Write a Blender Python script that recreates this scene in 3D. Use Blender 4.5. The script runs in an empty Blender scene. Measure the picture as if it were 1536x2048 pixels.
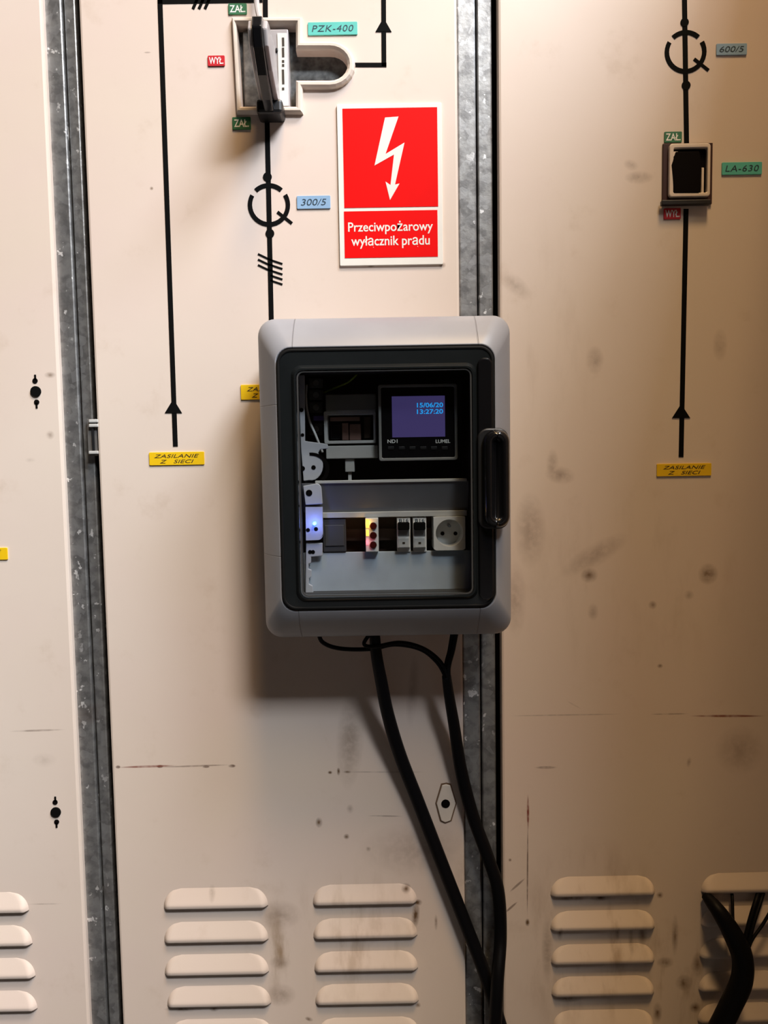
import bpy, bmesh, math, random
from mathutils import Vector, Matrix
random.seed(4)
SC = bpy.context.scene
COL = SC.collection
PI = math.pi

# ------------------------------------------------------------------ camera
FPX = 1540.0
CAM = Vector((0.0, -1.057, 1.30))
_n = math.hypot(348 / FPX, 21100 / FPX, 1)
Rz = -(348 / FPX) / _n; Uz = (21100 / FPX) / _n; Fz = -1 / _n
FW = Vector((0, math.sqrt(1 - Fz * Fz), Fz))
Ry = -Rz * FW.z / FW.y
RT = Vector((math.sqrt(1 - Rz * Rz - Ry * Ry), Ry, Rz))
UP = RT.cross(FW)
cd = bpy.data.cameras.new('camera'); cam = bpy.data.objects.new('camera', cd); COL.objects.link(cam)
cd.sensor_fit = 'VERTICAL'; cd.sensor_height = 36.0; cd.sensor_width = 27.0
cd.lens = FPX / 2048 * 36.0
cd.clip_start = 0.02
M = Matrix((RT, UP, -FW)).transposed().to_4x4(); M.translation = CAM
cam.matrix_world = M
SC.camera = cam

# ------------------------------------------------------------------ world, lamps, exposure
SC.view_settings.view_transform = 'Standard'
SC.view_settings.look = 'None'
SC.view_settings.gamma = 1.0
SC.view_settings.exposure = 0.0
SC.view_settings.use_curve_mapping = False
w = bpy.data.worlds.new('world'); SC.world = w; w.use_nodes = True
bg = w.node_tree.nodes['Background']
bg.inputs[0].default_value = (0.60, 0.36, 0.17, 1); bg.inputs[1].default_value = 0.01
CEIL = 5.60
#  lamp: x, y, size x, size y, watts, colour
LAMPS = [
    ('far right', 2.55, -4.00, 2.60, 0.90, 645, (.86, .92, 1.0)),
    ('overhead front', 1.30, -3.00, 1.00, 1.00, 70, (1.0, .76, .45)),  # added warm fill lamp, lifts the shaded areas
    ('overhead_fill', .54, -1.70, .80, .80, 135, (1.0, .64, .30)),  # added orange fill lamp, brightens the far right panel
    ('near right', 2.40, -1.90, 1.60, 1.00, 330, (.76, .86, 1.0)),
]

def W(u, v, y=0.0):
    """where the ray of a photograph pixel meets the upright plane at depth y"""
    d = FW + RT * ((u - 768) / FPX) - UP * ((v - 1024) / FPX)
    p = CAM + d * ((y - CAM.y) / d.y)
    return (p.x, p.z)
def WR(u0, v0, u1, v1, y=0.0):
    um, vm = (u0 + u1) / 2, (v0 + v1) / 2
    return W(u0, vm, y)[0], W(um, v1, y)[1], W(u1, vm, y)[0], W(um, v0, y)[1]     # x0,z0,x1,z1
def S(px, y=0.0):
    return px * (y - CAM.y) / FPX

# ------------------------------------------------------------------ materials
def mat(name, col, rough=0.5, metal=0.0, emit=None, estr=1.0, spec=0.5, coat=0.0, noise=0.06, nscale=40, bump=0.0, bscale=300):
    m = bpy.data.materials.new(name); m.use_nodes = True
    nt = m.node_tree; b = nt.nodes['Principled BSDF']
    b.inputs['Roughness'].default_value = rough; b.inputs['Metallic'].default_value = metal
    b.inputs['Specular IOR Level'].default_value = spec
    b.inputs['Coat Weight'].default_value = coat
    geo = nt.nodes.new('ShaderNodeNewGeometry')
    n = nt.nodes.new('ShaderNodeTexNoise'); n.inputs['Scale'].default_value = nscale; n.inputs['Detail'].default_value = 5
    nt.links.new(geo.outputs['Position'], n.inputs['Vector'])
    r = nt.nodes.new('ShaderNodeValToRGB')
    r.color_ramp.elements[0].position = 0.3; r.color_ramp.elements[1].position = 0.7
    r.color_ramp.elements[0].color = tuple(c * (1 - noise) for c in col) + (1,)
    r.color_ramp.elements[1].color = tuple(min(1, c * (1 + noise)) for c in col) + (1,)
    nt.links.new(n.outputs['Fac'], r.inputs['Fac']); nt.links.new(r.outputs['Color'], b.inputs['Base Color'])
    if bump:
        n2 = nt.nodes.new('ShaderNodeTexNoise'); n2.inputs['Scale'].default_value = bscale
        nt.links.new(geo.outputs['Position'], n2.inputs['Vector'])
        bp = nt.nodes.new('ShaderNodeBump'); bp.inputs['Strength'].default_value = bump; bp.inputs['Distance'].default_value = 0.001
        nt.links.new(n2.outputs['Fac'], bp.inputs['Height']); nt.links.new(bp.outputs['Normal'], b.inputs['Normal'])
    if emit:
        b.inputs['Emission Color'].default_value = emit + (1,); b.inputs['Emission Strength'].default_value = estr
    return m

class NT:
    def __init__(s, m): s.t = m.node_tree
    def n(s, kind, **kw):
        x = s.t.nodes.new(kind)
        for k, v in kw.items(): setattr(x, k, v)
        return x
    def l(s, a, b): s.t.links.new(a, b)
    def math(s, op, a, b=None, clamp=False):
        x = s.n('ShaderNodeMath', operation=op); x.use_clamp = clamp
        for i, q in enumerate((a, b)):
            if q is None: continue
            if isinstance(q, (int, float)): x.inputs[i].default_value = q
            else: s.l(q, x.inputs[i])
        return x.outputs[0]
    def mix(s, f, a, b):
        x = s.n('ShaderNodeMix', data_type='RGBA')
        if isinstance(f, (int, float)): x.inputs[0].default_value = f
        else: s.l(f, x.inputs[0])
        for i, q in ((6, a), (7, b)):
            if isinstance(q, tuple): x.inputs[i].default_value = q + (1,)
            else: s.l(q, x.inputs[i])
        return x.outputs[2]
    def noise(s, vec, scale, detail=4, rough=0.55, stretch=None):
        if stretch:
            mp = s.n('ShaderNodeMapping'); mp.inputs['Scale'].default_value = stretch; s.l(vec, mp.inputs[0]); vec = mp.outputs[0]
        x = s.n('ShaderNodeTexNoise'); x.inputs['Scale'].default_value = scale
        x.inputs['Detail'].default_value = detail; x.inputs['Roughness'].default_value = rough
        s.l(vec, x.inputs['Vector']); return x.outputs['Fac']
    def range(s, v, a, b, c=0.0, d=1.0, smooth=True):
        x = s.n('ShaderNodeMapRange'); x.interpolation_type = 'SMOOTHSTEP' if smooth else 'LINEAR'
        s.l(v, x.inputs[0])
        for i, q in zip((1, 2, 3, 4), (a, b, c, d)): x.inputs[i].default_value = q
        return x.outputs[0]
    def blob(s, vec, u, v, ru, rv, ang=0.0):
        x, z = W(u, v)
        mp = s.n('ShaderNodeMapping', vector_type='TEXTURE')
        mp.inputs['Location'].default_value = (x, 0, z); mp.inputs['Rotation'].default_value = (0, math.radians(ang), 0)
        mp.inputs['Scale'].default_value = (S(ru), 10.0, S(rv)); s.l(vec, mp.inputs[0])
        g = s.n('ShaderNodeTexGradient', gradient_type='SPHERICAL'); s.l(mp.outputs[0], g.inputs[0])
        return g.outputs['Fac']

# stains and scratches on the painted sheet: u, v, ru, rv, angle, strength
SPOTS = [(1178, 1150, 14, 13, 0, .55), (1416, 1148, 16, 17, 0, .6), (1378, 1190, 8, 8, 0, .3), (1305, 1210, 7, 7, 0, .5), (1186, 1224, 9, 14, 0, .3),
         (638, 1645, 6, 9, 0, .7), (693, 1673, 5, 5, 0, .8), (737, 1698, 5, 5, 0, .5), (700, 1618, 6, 8, 0, .3), (1278, 355, 22, 10, 0, .35),
         (1262, 330, 12, 8, 20, .25), (303, 377, 3, 3, 0, .9), (660, 1545, 4, 3, 0, .9), (677, 1543, 3, 7, 0, .9), (695, 1544, 8, 3, 0, .7),
         (1055, 1845, 4, 7, 0, .9), (1020, 1720, 3, 3, 0, .6), (1378, 1524, 4, 9, 10, .4), (1320, 1332, 5, 4, 0, .6),
         (1120, 950, 24, 14, 10, .35), (1190, 720, 14, 22, 0, .3), (1030, 570, 30, 14, 40, .25), (1105, 930, 10, 25, 0, .3), (1440, 690, 12, 25, 0, .25),
         (742, 530, 7, 4, 0, .8), (884, 530, 6, 5, 0, .7), (1060, 1060, 25, 60, 0, .3), (1190, 1110, 60, 18, -30, .28),
         (835, 1805, 8, 6, 0, .8), (831, 1830, 7, 24, 5, .8), (618, 2038, 7, 4, 20, .8), (836, 2010, 5, 5, 0, .6), (812, 1775, 8, 8, 45, .7),
         (872, 1845, 3, 14, 0, .5), (365, 2018, 30, 5, 0, .6), (428, 2018, 8, 5, 0, .6), (1350, 1870, 6, 35, 0, .5), (1368, 1965, 14, 14, 0, .6),
         (1395, 1930, 10, 22, 0, .5), (1330, 1925, 14, 10, 0, .5), (1095, 1900, 10, 60, 0, .35), (1320, 1790, 6, 6, 0, .6), (1315, 2025, 8, 18, 0, .6),
         (1390, 2015, 9, 10, 0, .7), (1140, 1795, 30, 6, 0, .7), (1200, 1795, 18, 6, 0, .7), (1120, 1865, 5, 14, 0, .5), (1285, 1870, 8, 20, 0, .5),
         (1262, 1880, 5, 25, 0, .4), (1235, 1865, 4, 14, 0, .5), (1135, 1998, 25, 6, 0, .6), (700, 1480, 22, 80, 4, .35), (825, 1380, 10, 60, 5, .2),
         (560, 1990, 26, 20, 0, .35), (560, 1830, 35, 25, 0, .3), (560, 1925, 18, 12, 0, .35), (425, 1785, 6, 14, 0, .3), (830, 1700, 90, 45, 0, .22),
         (1480, 1500, 40, 40, 0, .25), (150, 870, 25, 12, 0, .12), (88, 1520, 20, 12, 0, .12), (100, 750, 9, 5, 0, .5), (100, 870, 7, 7, 0, .35),
         (60, 920, 9, 4, 0, .12), (940, 1750, 30, 60, 0, .2), (1030, 1200, 18, 60, 0, .25)]
LINES = [(295, 1533, 66, 3, -1, .8, 'r'), (390, 1532, 85, 2.2, -1, .55, 'k'), (320, 1533, 8, 4, 0, .9, 'k'), (412, 1533, 9, 4, 0, .8, 'k'), (464, 1532, 9, 4, 0, .9, 'k'), (236, 1534, 6, 4, 0, .8, 'k'),
         (1455, 1432, 85, 3.2, 1, .85, 'r'), (1340, 1428, 45, 2, 0, .45, 'k'), (1130, 1430, 130, 2, 0, .35, 'k'), (1092, 1535, 26, 3.6, 0, .55, 'k'),
         (1056, 1625, 3.2, 42, 0, .95, 'r'), (1055, 1740, 2, 110, .5, .75, 'k'), (75, 1461, 62, 2.6, -1, .5, 'k'), (770, 1544, 90, 2, 1, .35, 'k'),
         (770, 1632, 40, 2.2, 2, .45, 'k'), (1035, 1770, 3, 24, 48, .6, 'k'), (1022, 1815, 3, 20, 48, .7, 'k'), (295, 105, 8, 1.8, 0, .4, 'k'), (90, 1808, 42, 1.8, 0, .3, 'k'),
         (1148, 1410, 18, 2, 30, .2, 'k')]

def paint():
    m = bpy.data.materials.new('cream_paint'); m.use_nodes = True
    k = NT(m); b = k.t.nodes['Principled BSDF']
    P = k.n('ShaderNodeNewGeometry').outputs['Position']
    c = k.mix(k.range(k.noise(P, 3.2, 3), .35, .65), (.72, .605, .51), (.72, .585, .515))
    c = k.mix(k.range(k.noise(P, 1.6, 2), .4, .7), c, (.74, .64, .55))
    # faint smudges everywhere, heavier patches in a few places
    sm = k.math('MULTIPLY', k.range(k.noise(P, 14, 6, .65), .56, .78), .22)
    c = k.mix(sm, c, (.42, .29, .18))
    hz = None
    for u, v, ru, rv, sw_ in ((1180, 1880, 190, 230, 1), (1350, 1950, 120, 170, 1.2), (700, 1870, 160, 190, .7), (1250, 1150, 330, 260, .22), (560, 1900, 60, 130, 1), (1080, 700, 150, 330, .2)):
        q = k.math('MULTIPLY', k.blob(P, u, v, ru, rv), sw_); hz = q if hz is None else k.math('MAXIMUM', hz, q)
    st = k.range(k.noise(P, 26, 5, .6, stretch=(1.0, 1.0, .28)), .47, .72)
    c = k.mix(k.math('MULTIPLY', k.math('MULTIPLY', hz, st, True), .85, True), c, (.27, .165, .075))
    nz = k.noise(P, 90, 3)
    acc = None
    for u, v, ru, rv, a, s in SPOTS:
        q = k.math('MULTIPLY', k.blob(P, u, v, ru * 1.35, rv * 1.35, a), s * 1.5)
        acc = q if acc is None else k.math('MAXIMUM', acc, q)
    acc = k.math('MULTIPLY', acc, k.range(nz, .30, .62, .55, 1.1), True)
    c = k.mix(acc, c, (.135, .075, .035))
    for key, colr in (('k', (.10, .05, .03)), ('r', (.22, .05, .03))):
        acc = None
        for u, v, ru, rv, a, s, t in LINES:
            if t != key: continue
            q = k.math('MULTIPLY', k.range(k.blob(P, u, v, ru, rv, a), 0, .5), s)
            acc = q if acc is None else k.math('MAXIMUM', acc, q)
        acc = k.math('MULTIPLY', acc, k.range(k.noise(P, 60, 2), .3, .6, .35, 1.0), True)
        c = k.mix(acc, c, colr)
    k.l(c, b.inputs['Base Color'])
    b.inputs['Roughness'].default_value = .46; b.inputs['Specular IOR Level'].default_value = .4
    bp = k.n('ShaderNodeBump'); bp.inputs['Strength'].default_value = .18; bp.inputs['Distance'].default_value = .004
    k.l(k.noise(P, 5, 3), bp.inputs['Height'])
    bp2 = k.n('ShaderNodeBump'); bp2.inputs['Strength'].default_value = .05; bp2.inputs['Distance'].default_value = .0005
    k.l(k.noise(P, 500, 2), bp2.inputs['Height']); k.l(bp.outputs[0], bp2.inputs['Normal']); k.l(bp2.outputs[0], b.inputs['Normal'])
    return m

def galvanised():
    m = bpy.data.materials.new('galvanised_steel'); m.use_nodes = True
    k = NT(m); b = k.t.nodes['Principled BSDF']
    P = k.n('ShaderNodeNewGeometry').outputs['Position']
    c = k.mix(k.range(k.noise(P, 70, 4), .35, .65), (.22, .22, .22), (.36, .36, .355))
    v = k.n('ShaderNodeTexVoronoi'); v.inputs['Scale'].default_value = 95; k.l(P, v.inputs['Vector'])
    sp = k.n('ShaderNodeSeparateColor'); k.l(v.outputs['Color'], sp.inputs[0])
    c = k.mix(k.range(sp.outputs[0], .4, 1.0, 0, .55), c, (.44, .445, .45))
    fl = k.math('MULTIPLY', k.range(k.noise(P, 85, 3, .6, stretch=(1, 1, .8)), .62, .66), k.range(k.noise(P, 11, 2), .40, .58))
    c = k.mix(fl, c, (1.0, 1.0, 1.0))
    rs = k.range(k.noise(P, 9, 3), .58, .75, 0, .5)
    c = k.mix(rs, c, (.17, .125, .10))
    k.l(c, b.inputs['Base Color'])
    b.inputs['Metallic'].default_value = .8
    b.inputs['Roughness'].default_value = .42
    bp = k.n('ShaderNodeBump'); bp.inputs['Strength'].default_value = .25; bp.inputs['Distance'].default_value = .001
    k.l(k.noise(P, 120, 3), bp.inputs['Height']); k.l(bp.outputs[0], b.inputs['Normal'])
    return m

def smoked(name, tint, refl=1.0):
    m = bpy.data.materials.new(name); m.use_nodes = True
    k = NT(m); k.t.nodes.remove(k.t.nodes['Principled BSDF'])
    P = k.n('ShaderNodeNewGeometry').outputs['Position']
    out = k.t.nodes['Material Output']
    t = k.n('ShaderNodeBsdfTransparent')
    k.l(k.mix(k.noise(P, 12, 3), tuple(x * .96 for x in tint), tint), t.inputs['Color'])
    g = k.n('ShaderNodeBsdfGlossy'); g.inputs['Roughness'].default_value = .05; g.inputs['Color'].default_value = (refl, refl, refl, 1)
    ge = k.n('ShaderNodeNewGeometry'); dp = k.n('ShaderNodeVectorMath', operation='DOT_PRODUCT')
    k.l(ge.outputs['Normal'], dp.inputs[0]); k.l(ge.outputs['Incoming'], dp.inputs[1])
    c1 = k.math('SUBTRACT', 1.0, k.math('ABSOLUTE', dp.outputs['Value']), True)
    F = k.math('ADD', .04, k.math('MULTIPLY', k.math('POWER', c1, 5.0), .96), True)
    mx = k.n('ShaderNodeMixShader'); k.l(F, mx.inputs[0]); k.l(t.outputs[0], mx.inputs[1]); k.l(g.outputs[0], mx.inputs[2])
    k.l(mx.outputs[0], out.inputs['Surface'])
    return m

def frame_plastic(seams_x, seams_z):
    m = bpy.data.materials.new('grey_enclosure_plastic'); m.use_nodes = True
    k = NT(m); b = k.t.nodes['Principled BSDF']
    P = k.n('ShaderNodeNewGeometry').outputs['Position']
    sx = k.n('ShaderNodeSeparateXYZ'); k.l(P, sx.inputs[0])
    c = k.mix(k.range(k.noise(P, 9, 4), .35, .7), (.275, .28, .305), (.30, .305, .33))
    acc = None
    for x in seams_x:
        d = k.math('ABSOLUTE', k.math('SUBTRACT', sx.outputs[0], x))
        q = k.range(d, .0004, .0009, 1, 0); acc = q if acc is None else k.math('MAXIMUM', acc, q)
    for z in seams_z:
        d = k.math('ABSOLUTE', k.math('SUBTRACT', sx.outputs[2], z))
        q = k.math('MULTIPLY', k.range(d, .0003, .0008, 1, 0), k.range(sx.outputs[0], -.1, -.12)); acc = k.math('MAXIMUM', acc, q)
    c2 = k.mix(k.math('MULTIPLY', acc, .55), c, (.12, .12, .125))
    k.l(c2, b.inputs['Base Color']); b.inputs['Roughness'].default_value = .42
    bp = k.n('ShaderNodeBump'); bp.inputs['Strength'].default_value = .6; bp.inputs['Distance'].default_value = .0008; bp.invert = True
    k.l(acc, bp.inputs['Height']); k.l(bp.outputs[0], b.inputs['Normal'])
    return m

PAINT = paint(); GALV = galvanised()
BLACKTAPE = mat('black_tape', (.004, .004, .004), .8, spec=.06)
CREAM = mat('cream_bezel_paint', (.74, .64, .55), .35)
DARK = mat('dark_recess', (.004, .003, .003), .8, spec=.05)
WALL = mat('dark_cavity_wall', (.03, .025, .02), .9)
FLOORM = mat('dark_rubber_floor', (.035, .032, .03), .8, nscale=6, noise=.2)
CEILM = mat('ceiling_dark_concrete', (.22, .20, .18), .9)
WHITE = mat('white_plastic', (.72, .71, .68), .35)
OFFW = mat('light_grey_plastic', (.50, .50, .48), .4)
RED = mat('sign_red', (.80, .0, .0), .6, noise=.02, spec=.12)
SIGNW = mat('sign_white', (.82, .79, .72), .4, noise=.02)
YEL = mat('yellow_label', (.86, .55, .005), .45, noise=.03)
TEAL = mat('teal_label', (.10, .52, .45), .45, noise=.04)
BLUEL = mat('blue_label', (.26, .42, .62), .45, noise=.04)
GREENL = mat('green_label', (.03, .16, .07), .45, noise=.05)
REDL = mat('red_label', (.55, .008, .018), .45, noise=.03)
INK = mat('black_ink', (.03, .02, .01), .6)
INKB = mat('dark_blue_ink', (.01, .035, .06), .6)
INKW = mat('white_ink', (.85, .86, .82), .5)
RUBBER = mat('black_cable_sheath', (.003, .003, .004), .5, spec=.12)
GLOSSB = mat('glossy_black_plastic', (.006, .006, .007), .16, spec=.6)
MATTB = mat('matt_black_plastic', (.010, .010, .011), .42)
SEAL = mat('black_seal', (.004, .004, .004), .6, spec=.2)
RIM = mat('dark_smoked_rim', (.010, .012, .013), .17, spec=.45)
COVER = mat('pale_blue_grey_cover', (.47, .53, .59), .4)
COVERD = mat('shaded_grey_cover', (.13, .13, .14), .35)  # sloping upper cover, its weaker light put into a darker grey
BRKT = mat('grey_bracket_plastic', (.50, .51, .54), .45)
INNER = mat('shaded_box_inside', (.045, .045, .044), .6)  # grey plastic coloured near black for the shade in the cavity
METALG = mat('dull_steel', (.30, .29, .28), .4, metal=.7)
GREYH = mat('grey_handle_plastic', (.40, .37, .37), .28)
BROWN = mat('brown_slot_strip', (.050, .026, .015), .5)
SCREEN = mat('lcd_backlight', (.03, .02, .06), .25, emit=(.085, .065, .22), estr=.55)
LCDTXT = mat('lcd_characters', (.0, .1, .3), .4, emit=(.02, .38, .95), estr=1.0)
BLUELED = mat('blue_led', (.1, .3, .9), .3, emit=(.10, .33, 1.0), estr=7)
AMBER = mat('amber_led', (.9, .5, .05), .3, emit=(1.0, .52, .06), estr=3.0)
PINKLED = mat('red_led', (.9, .2, .25), .3, emit=(1.0, .22, .25), estr=1.6)
LENS = mat('dark_red_lens', (.045, .006, .006), .15)
WIREG = mat('green_yellow_wire', (.30, .42, .03), .45)
WIREW = mat('white_wire', (.75, .73, .70), .4)
PURPLE = mat('violet_marker', (.12, .07, .30), .5)
COMPREFL = mat('component_hand_reflection', (.24, .13, .10), .5)  # pinkish brown of a hand reflected in the pane, put on the components
DIFF = mat('lamp_diffuser', (.8, .8, .8), .5, emit=(1, .97, .93), estr=1.0)
LAMPB = mat('lamp_body', (.6, .6, .6), .5)
REDBLK = mat('dark_red_plate', (.035, .006, .005), .5)
PANE = smoked('smoked_clear_plastic', (.90, .915, .92), .7)

# ------------------------------------------------------------------ builders
WL = {}
def link(o, loc, parent):
    COL.objects.link(o)
    pl = Vector((0, 0, 0))
    if parent is not None:
        o.parent = parent; pl = WL[parent.name]
    o.location = Vector(loc) - pl
    WL[o.name] = Vector(loc)
    return o
def tag(o, label, cat, group=None):
    o['label'] = label; o['category'] = cat
    if group: o['group'] = group
    return o
def thing(name, loc, label, cat, group=None):
    return tag(link(bpy.data.objects.new(name, None), loc, None), label, cat, group)
def obj(name, bm, m, parent=None, bevel=0.0, smooth=False, seg=2, recalc=True):
    if recalc: bmesh.ops.recalc_face_normals(bm, faces=bm.faces)
    lo = Vector([min(v.co[i] for v in bm.verts) for i in range(3)]); hi = Vector([max(v.co[i] for v in bm.verts) for i in range(3)])
    c = (lo + hi) / 2
    for v in bm.verts: v.co -= c
    me = bpy.data.meshes.new(name); bm.to_mesh(me); bm.free()
    for q in (m if isinstance(m, (list, tuple)) else [m]): me.materials.append(q)
    if smooth:
        for p in me.polygons: p.use_smooth = True
    o = link(bpy.data.objects.new(name, me), c, parent)
    if bevel:
        md = o.modifiers.new('bevel', 'BEVEL'); md.width = bevel; md.segments = seg; md.limit_method = 'ANGLE'; md.angle_limit = math.radians(40)
    return o
def struct(name, bm, m):
    o = obj(name, bm, m); o['kind'] = 'structure'; return o
def NB(): return bmesh.new()
def add_box(bm, x0, y0, z0, x1, y1, z1):
    x0, x1 = min(x0, x1), max(x0, x1); y0, y1 = min(y0, y1), max(y0, y1); z0, z1 = min(z0, z1), max(z0, z1)
    v = [bm.verts.new(p) for p in ((x0,y0,z0),(x1,y0,z0),(x1,y1,z0),(x0,y1,z0),(x0,y0,z1),(x1,y0,z1),(x1,y1,z1),(x0,y1,z1))]
    for f in ((0,3,2,1),(4,5,6,7),(0,1,5,4),(1,2,6,5),(2,3,7,6),(3,0,4,7)): bm.faces.new([v[i] for i in f])
    return bm
def bx(*a): return add_box(NB(), *a)
def pbox(u0, v0, u1, v1, yf, yb, bm=None):
    """box whose front face at depth yf covers the given pixels' place"""
    x0, z0, x1, z1 = WR(u0, v0, u1, v1, yf)
    return add_box(bm or NB(), x0, yf, z0, x1, yb, z1)
def prism(pts, yf, yb, bm=None):
    bm = bm or NB()
    f = [bm.verts.new((x, yf, z)) for x, z in pts]; b = [bm.verts.new((x, yb, z)) for x, z in pts]
    n = len(pts)
    bm.faces.new(f); bm.faces.new(b[::-1])
    for i in range(n): bm.faces.new((f[i], b[i], b[(i+1) % n], f[(i+1) % n]))
    return bm
def pprism(px, yf, yb, bm=None): return prism([W(u, v, yf) for u, v in px], yf, yb, bm)
def rrect(x0, z0, x1, z1, r, n=7):
    pts = []
    for cx, cz, a0 in ((x1 - r, z1 - r, 0), (x0 + r, z1 - r, 90), (x0 + r, z0 + r, 180), (x1 - r, z0 + r, 270)):
        for i in range(n + 1):
            a = math.radians(a0 + 90 * i / n); pts.append((cx + r * math.cos(a), cz + r * math.sin(a)))
    return pts
def loft(rings, bm=None, cap0=False, cap1=False, mi=None):
    """rings: list of (points_xz, y)"""
    bm = bm or NB(); vs = []
    for pts, y in rings: vs.append([bm.verts.new((x, y, z)) for x, z in pts])
    n = len(vs[0])
    for a, b in zip(vs[:-1], vs[1:]):
        for i in range(n): bm.faces.new((a[i], a[(i+1) % n], b[(i+1) % n], b[i]))
    if cap0: bm.faces.new(vs[0])
    if cap1: bm.faces.new(vs[-1][::-1])
    return bm
def ringframe(outer, inner, yf, yb, bm=None):
    bm = bm or NB()
    a = [bm.verts.new((x, yb, z)) for x, z in outer]; b = [bm.verts.new((x, yf, z)) for x, z in outer]
    c = [bm.verts.new((x, yf, z)) for x, z in inner]; d = [bm.verts.new((x, yb, z)) for x, z in inner]
    n = len(a)
    for p, q in ((a, b), (b, c), (c, d), (d, a)):
        for i in range(n): bm.faces.new((p[i], p[(i+1) % n], q[(i+1) % n], q[i]))
    return bm
def cyl(cx, cz, r, yf, yb, n=28, bm=None, r2=None):
    return prism([(cx + r * math.cos(2*PI*i/n), cz + r * math.sin(2*PI*i/n)) for i in range(n)], yf, yb, bm)
def catmull(P, k=10):
    P = [Vector(p) for p in P]; out = []
    for i in range(len(P) - 1):
        p0 = P[i-1] if i else P[0] * 2 - P[1]; p1, p2 = P[i], P[i+1]; p3 = P[i+2] if i + 2 < len(P) else P[-1] * 2 - P[-2]
        for j in range(k):
            t = j / k
            out.append(.5 * ((2*p1) + (p2-p0)*t + (2*p0-5*p1+4*p2-p3)*t*t + (3*p1-p0-3*p2+p3)*t**3))
    out.append(P[-1]); return out
def tube(path, r, n=12, k=10, bm=None):
    bm = bm or NB(); pts = catmull(path, k); rings = []
    m = len(pts); up = Vector((0.13, 1, 0.07)).normalized()
    for i, p in enumerate(pts):
        t = (pts[min(i+1, m-1)] - pts[max(i-1, 0)]).normalized()
        a = t.cross(up).normalized(); b = t.cross(a)
        rr = r if not callable(r) else r(i / (m - 1))
        rings.append([bm.verts.new(p + a * rr * math.cos(2*PI*j/n) + b * rr * math.sin(2*PI*j/n)) for j in range(n)])
    for A, B in zip(rings[:-1], rings[1:]):
        for j in range(n): bm.faces.new((A[j], A[(j+1) % n], B[(j+1) % n], B[j]))
    bm.faces.new(rings[0]); bm.faces.new(rings[-1][::-1]); return bm
def ppath(px): return [(*W(u, v, y)[:1], y, W(u, v, y)[1]) for u, v, y in px]
def text(name, s, m, parent, cx, cz, y, w=None, h=None, bold=0.0, shear=0.0, rot=0.0, space=1.0):
    cu = bpy.data.curves.new('t', 'FONT'); cu.body = s; cu.size = 1; cu.align_x = 'CENTER'; cu.offset = bold; cu.shear = shear; cu.space_character = space
    cu.resolution_u = 4
    to = bpy.data.objects.new('t', cu); COL.objects.link(to); bpy.context.view_layer.update()
    me = bpy.data.meshes.new_from_object(to.evaluated_get(bpy.context.evaluated_depsgraph_get()))
    bpy.data.objects.remove(to)
    xs = [v.co.x for v in me.vertices]; ys = [v.co.y for v in me.vertices]
    x0, x1, y0, y1 = min(xs), max(xs), min(ys), max(ys)
    sx = w / (x1 - x0) if w else h / (y1 - y0); sy = h / (y1 - y0) if h else sx
    bm = NB(); bm.from_mesh(me); bpy.data.meshes.remove(me)
    ca, sa = math.cos(rot), math.sin(rot)
    for v in bm.verts:
        a = (v.co.x - (x0 + x1) / 2) * sx; b = (v.co.y - (y0 + y1) / 2) * sy
        v.co = Vector((cx + a * ca - b * sa, y, cz + a * sa + b * ca))
    for f in bm.faces:
        if f.normal.y > 0: f.normal_flip()
    bm.normal_update()
    for f in bm.faces:
        if f.normal.y > 0: f.normal_flip()
    return obj(name, bm, m, parent, recalc=False)
def stroke(bm, a, b, wpx, yf=-.0006, yb=0.0):
    """a straight strip of tape between two pixels' places"""
    (x0, z0), (x1, z1) = W(*a), W(*b); d = Vector((x1 - x0, z1 - z0)).normalized() ; h = S(wpx) / 2; n = (-d.y * h, d.x * h)
    return prism([(x0 + n[0], z0 + n[1]), (x1 + n[0], z1 + n[1]), (x1 - n[0], z1 - n[1]), (x0 - n[0], z0 - n[1])], yf, yb, bm)

# ------------------------------------------------------------------ setting
struct('floor', bx(-4.5, -6.0, -.1, 5.0, .9, 0), FLOORM)
struct('ceiling', bx(-4.5, -6.0, CEIL, 5.0, .9, CEIL + .1), CEILM)
struct('wall_back', bx(-4.5, .06, 0, 5.0, .16, CEIL), WALL)

# x of the upright edges (all upright lines are plumb)
XL1 = W(131, 1024)[0]          # right edge of left panel
XR0, XR1, XRs = W(133, 1024, .012)[0], W(197, 1024, .012)[0], W(171, 1024, .012)[0]
XM0 = W(201, 1024)[0]
XM1 = W(919, 600)[0]
XC0, XCs, XC1 = W(917, 600, .012)[0], W(956, 600, .012)[0], W(988, 600, .012)[0]
XP0 = W(999, 600)[0]
ZB, ZT = .30, 2.40

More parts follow.
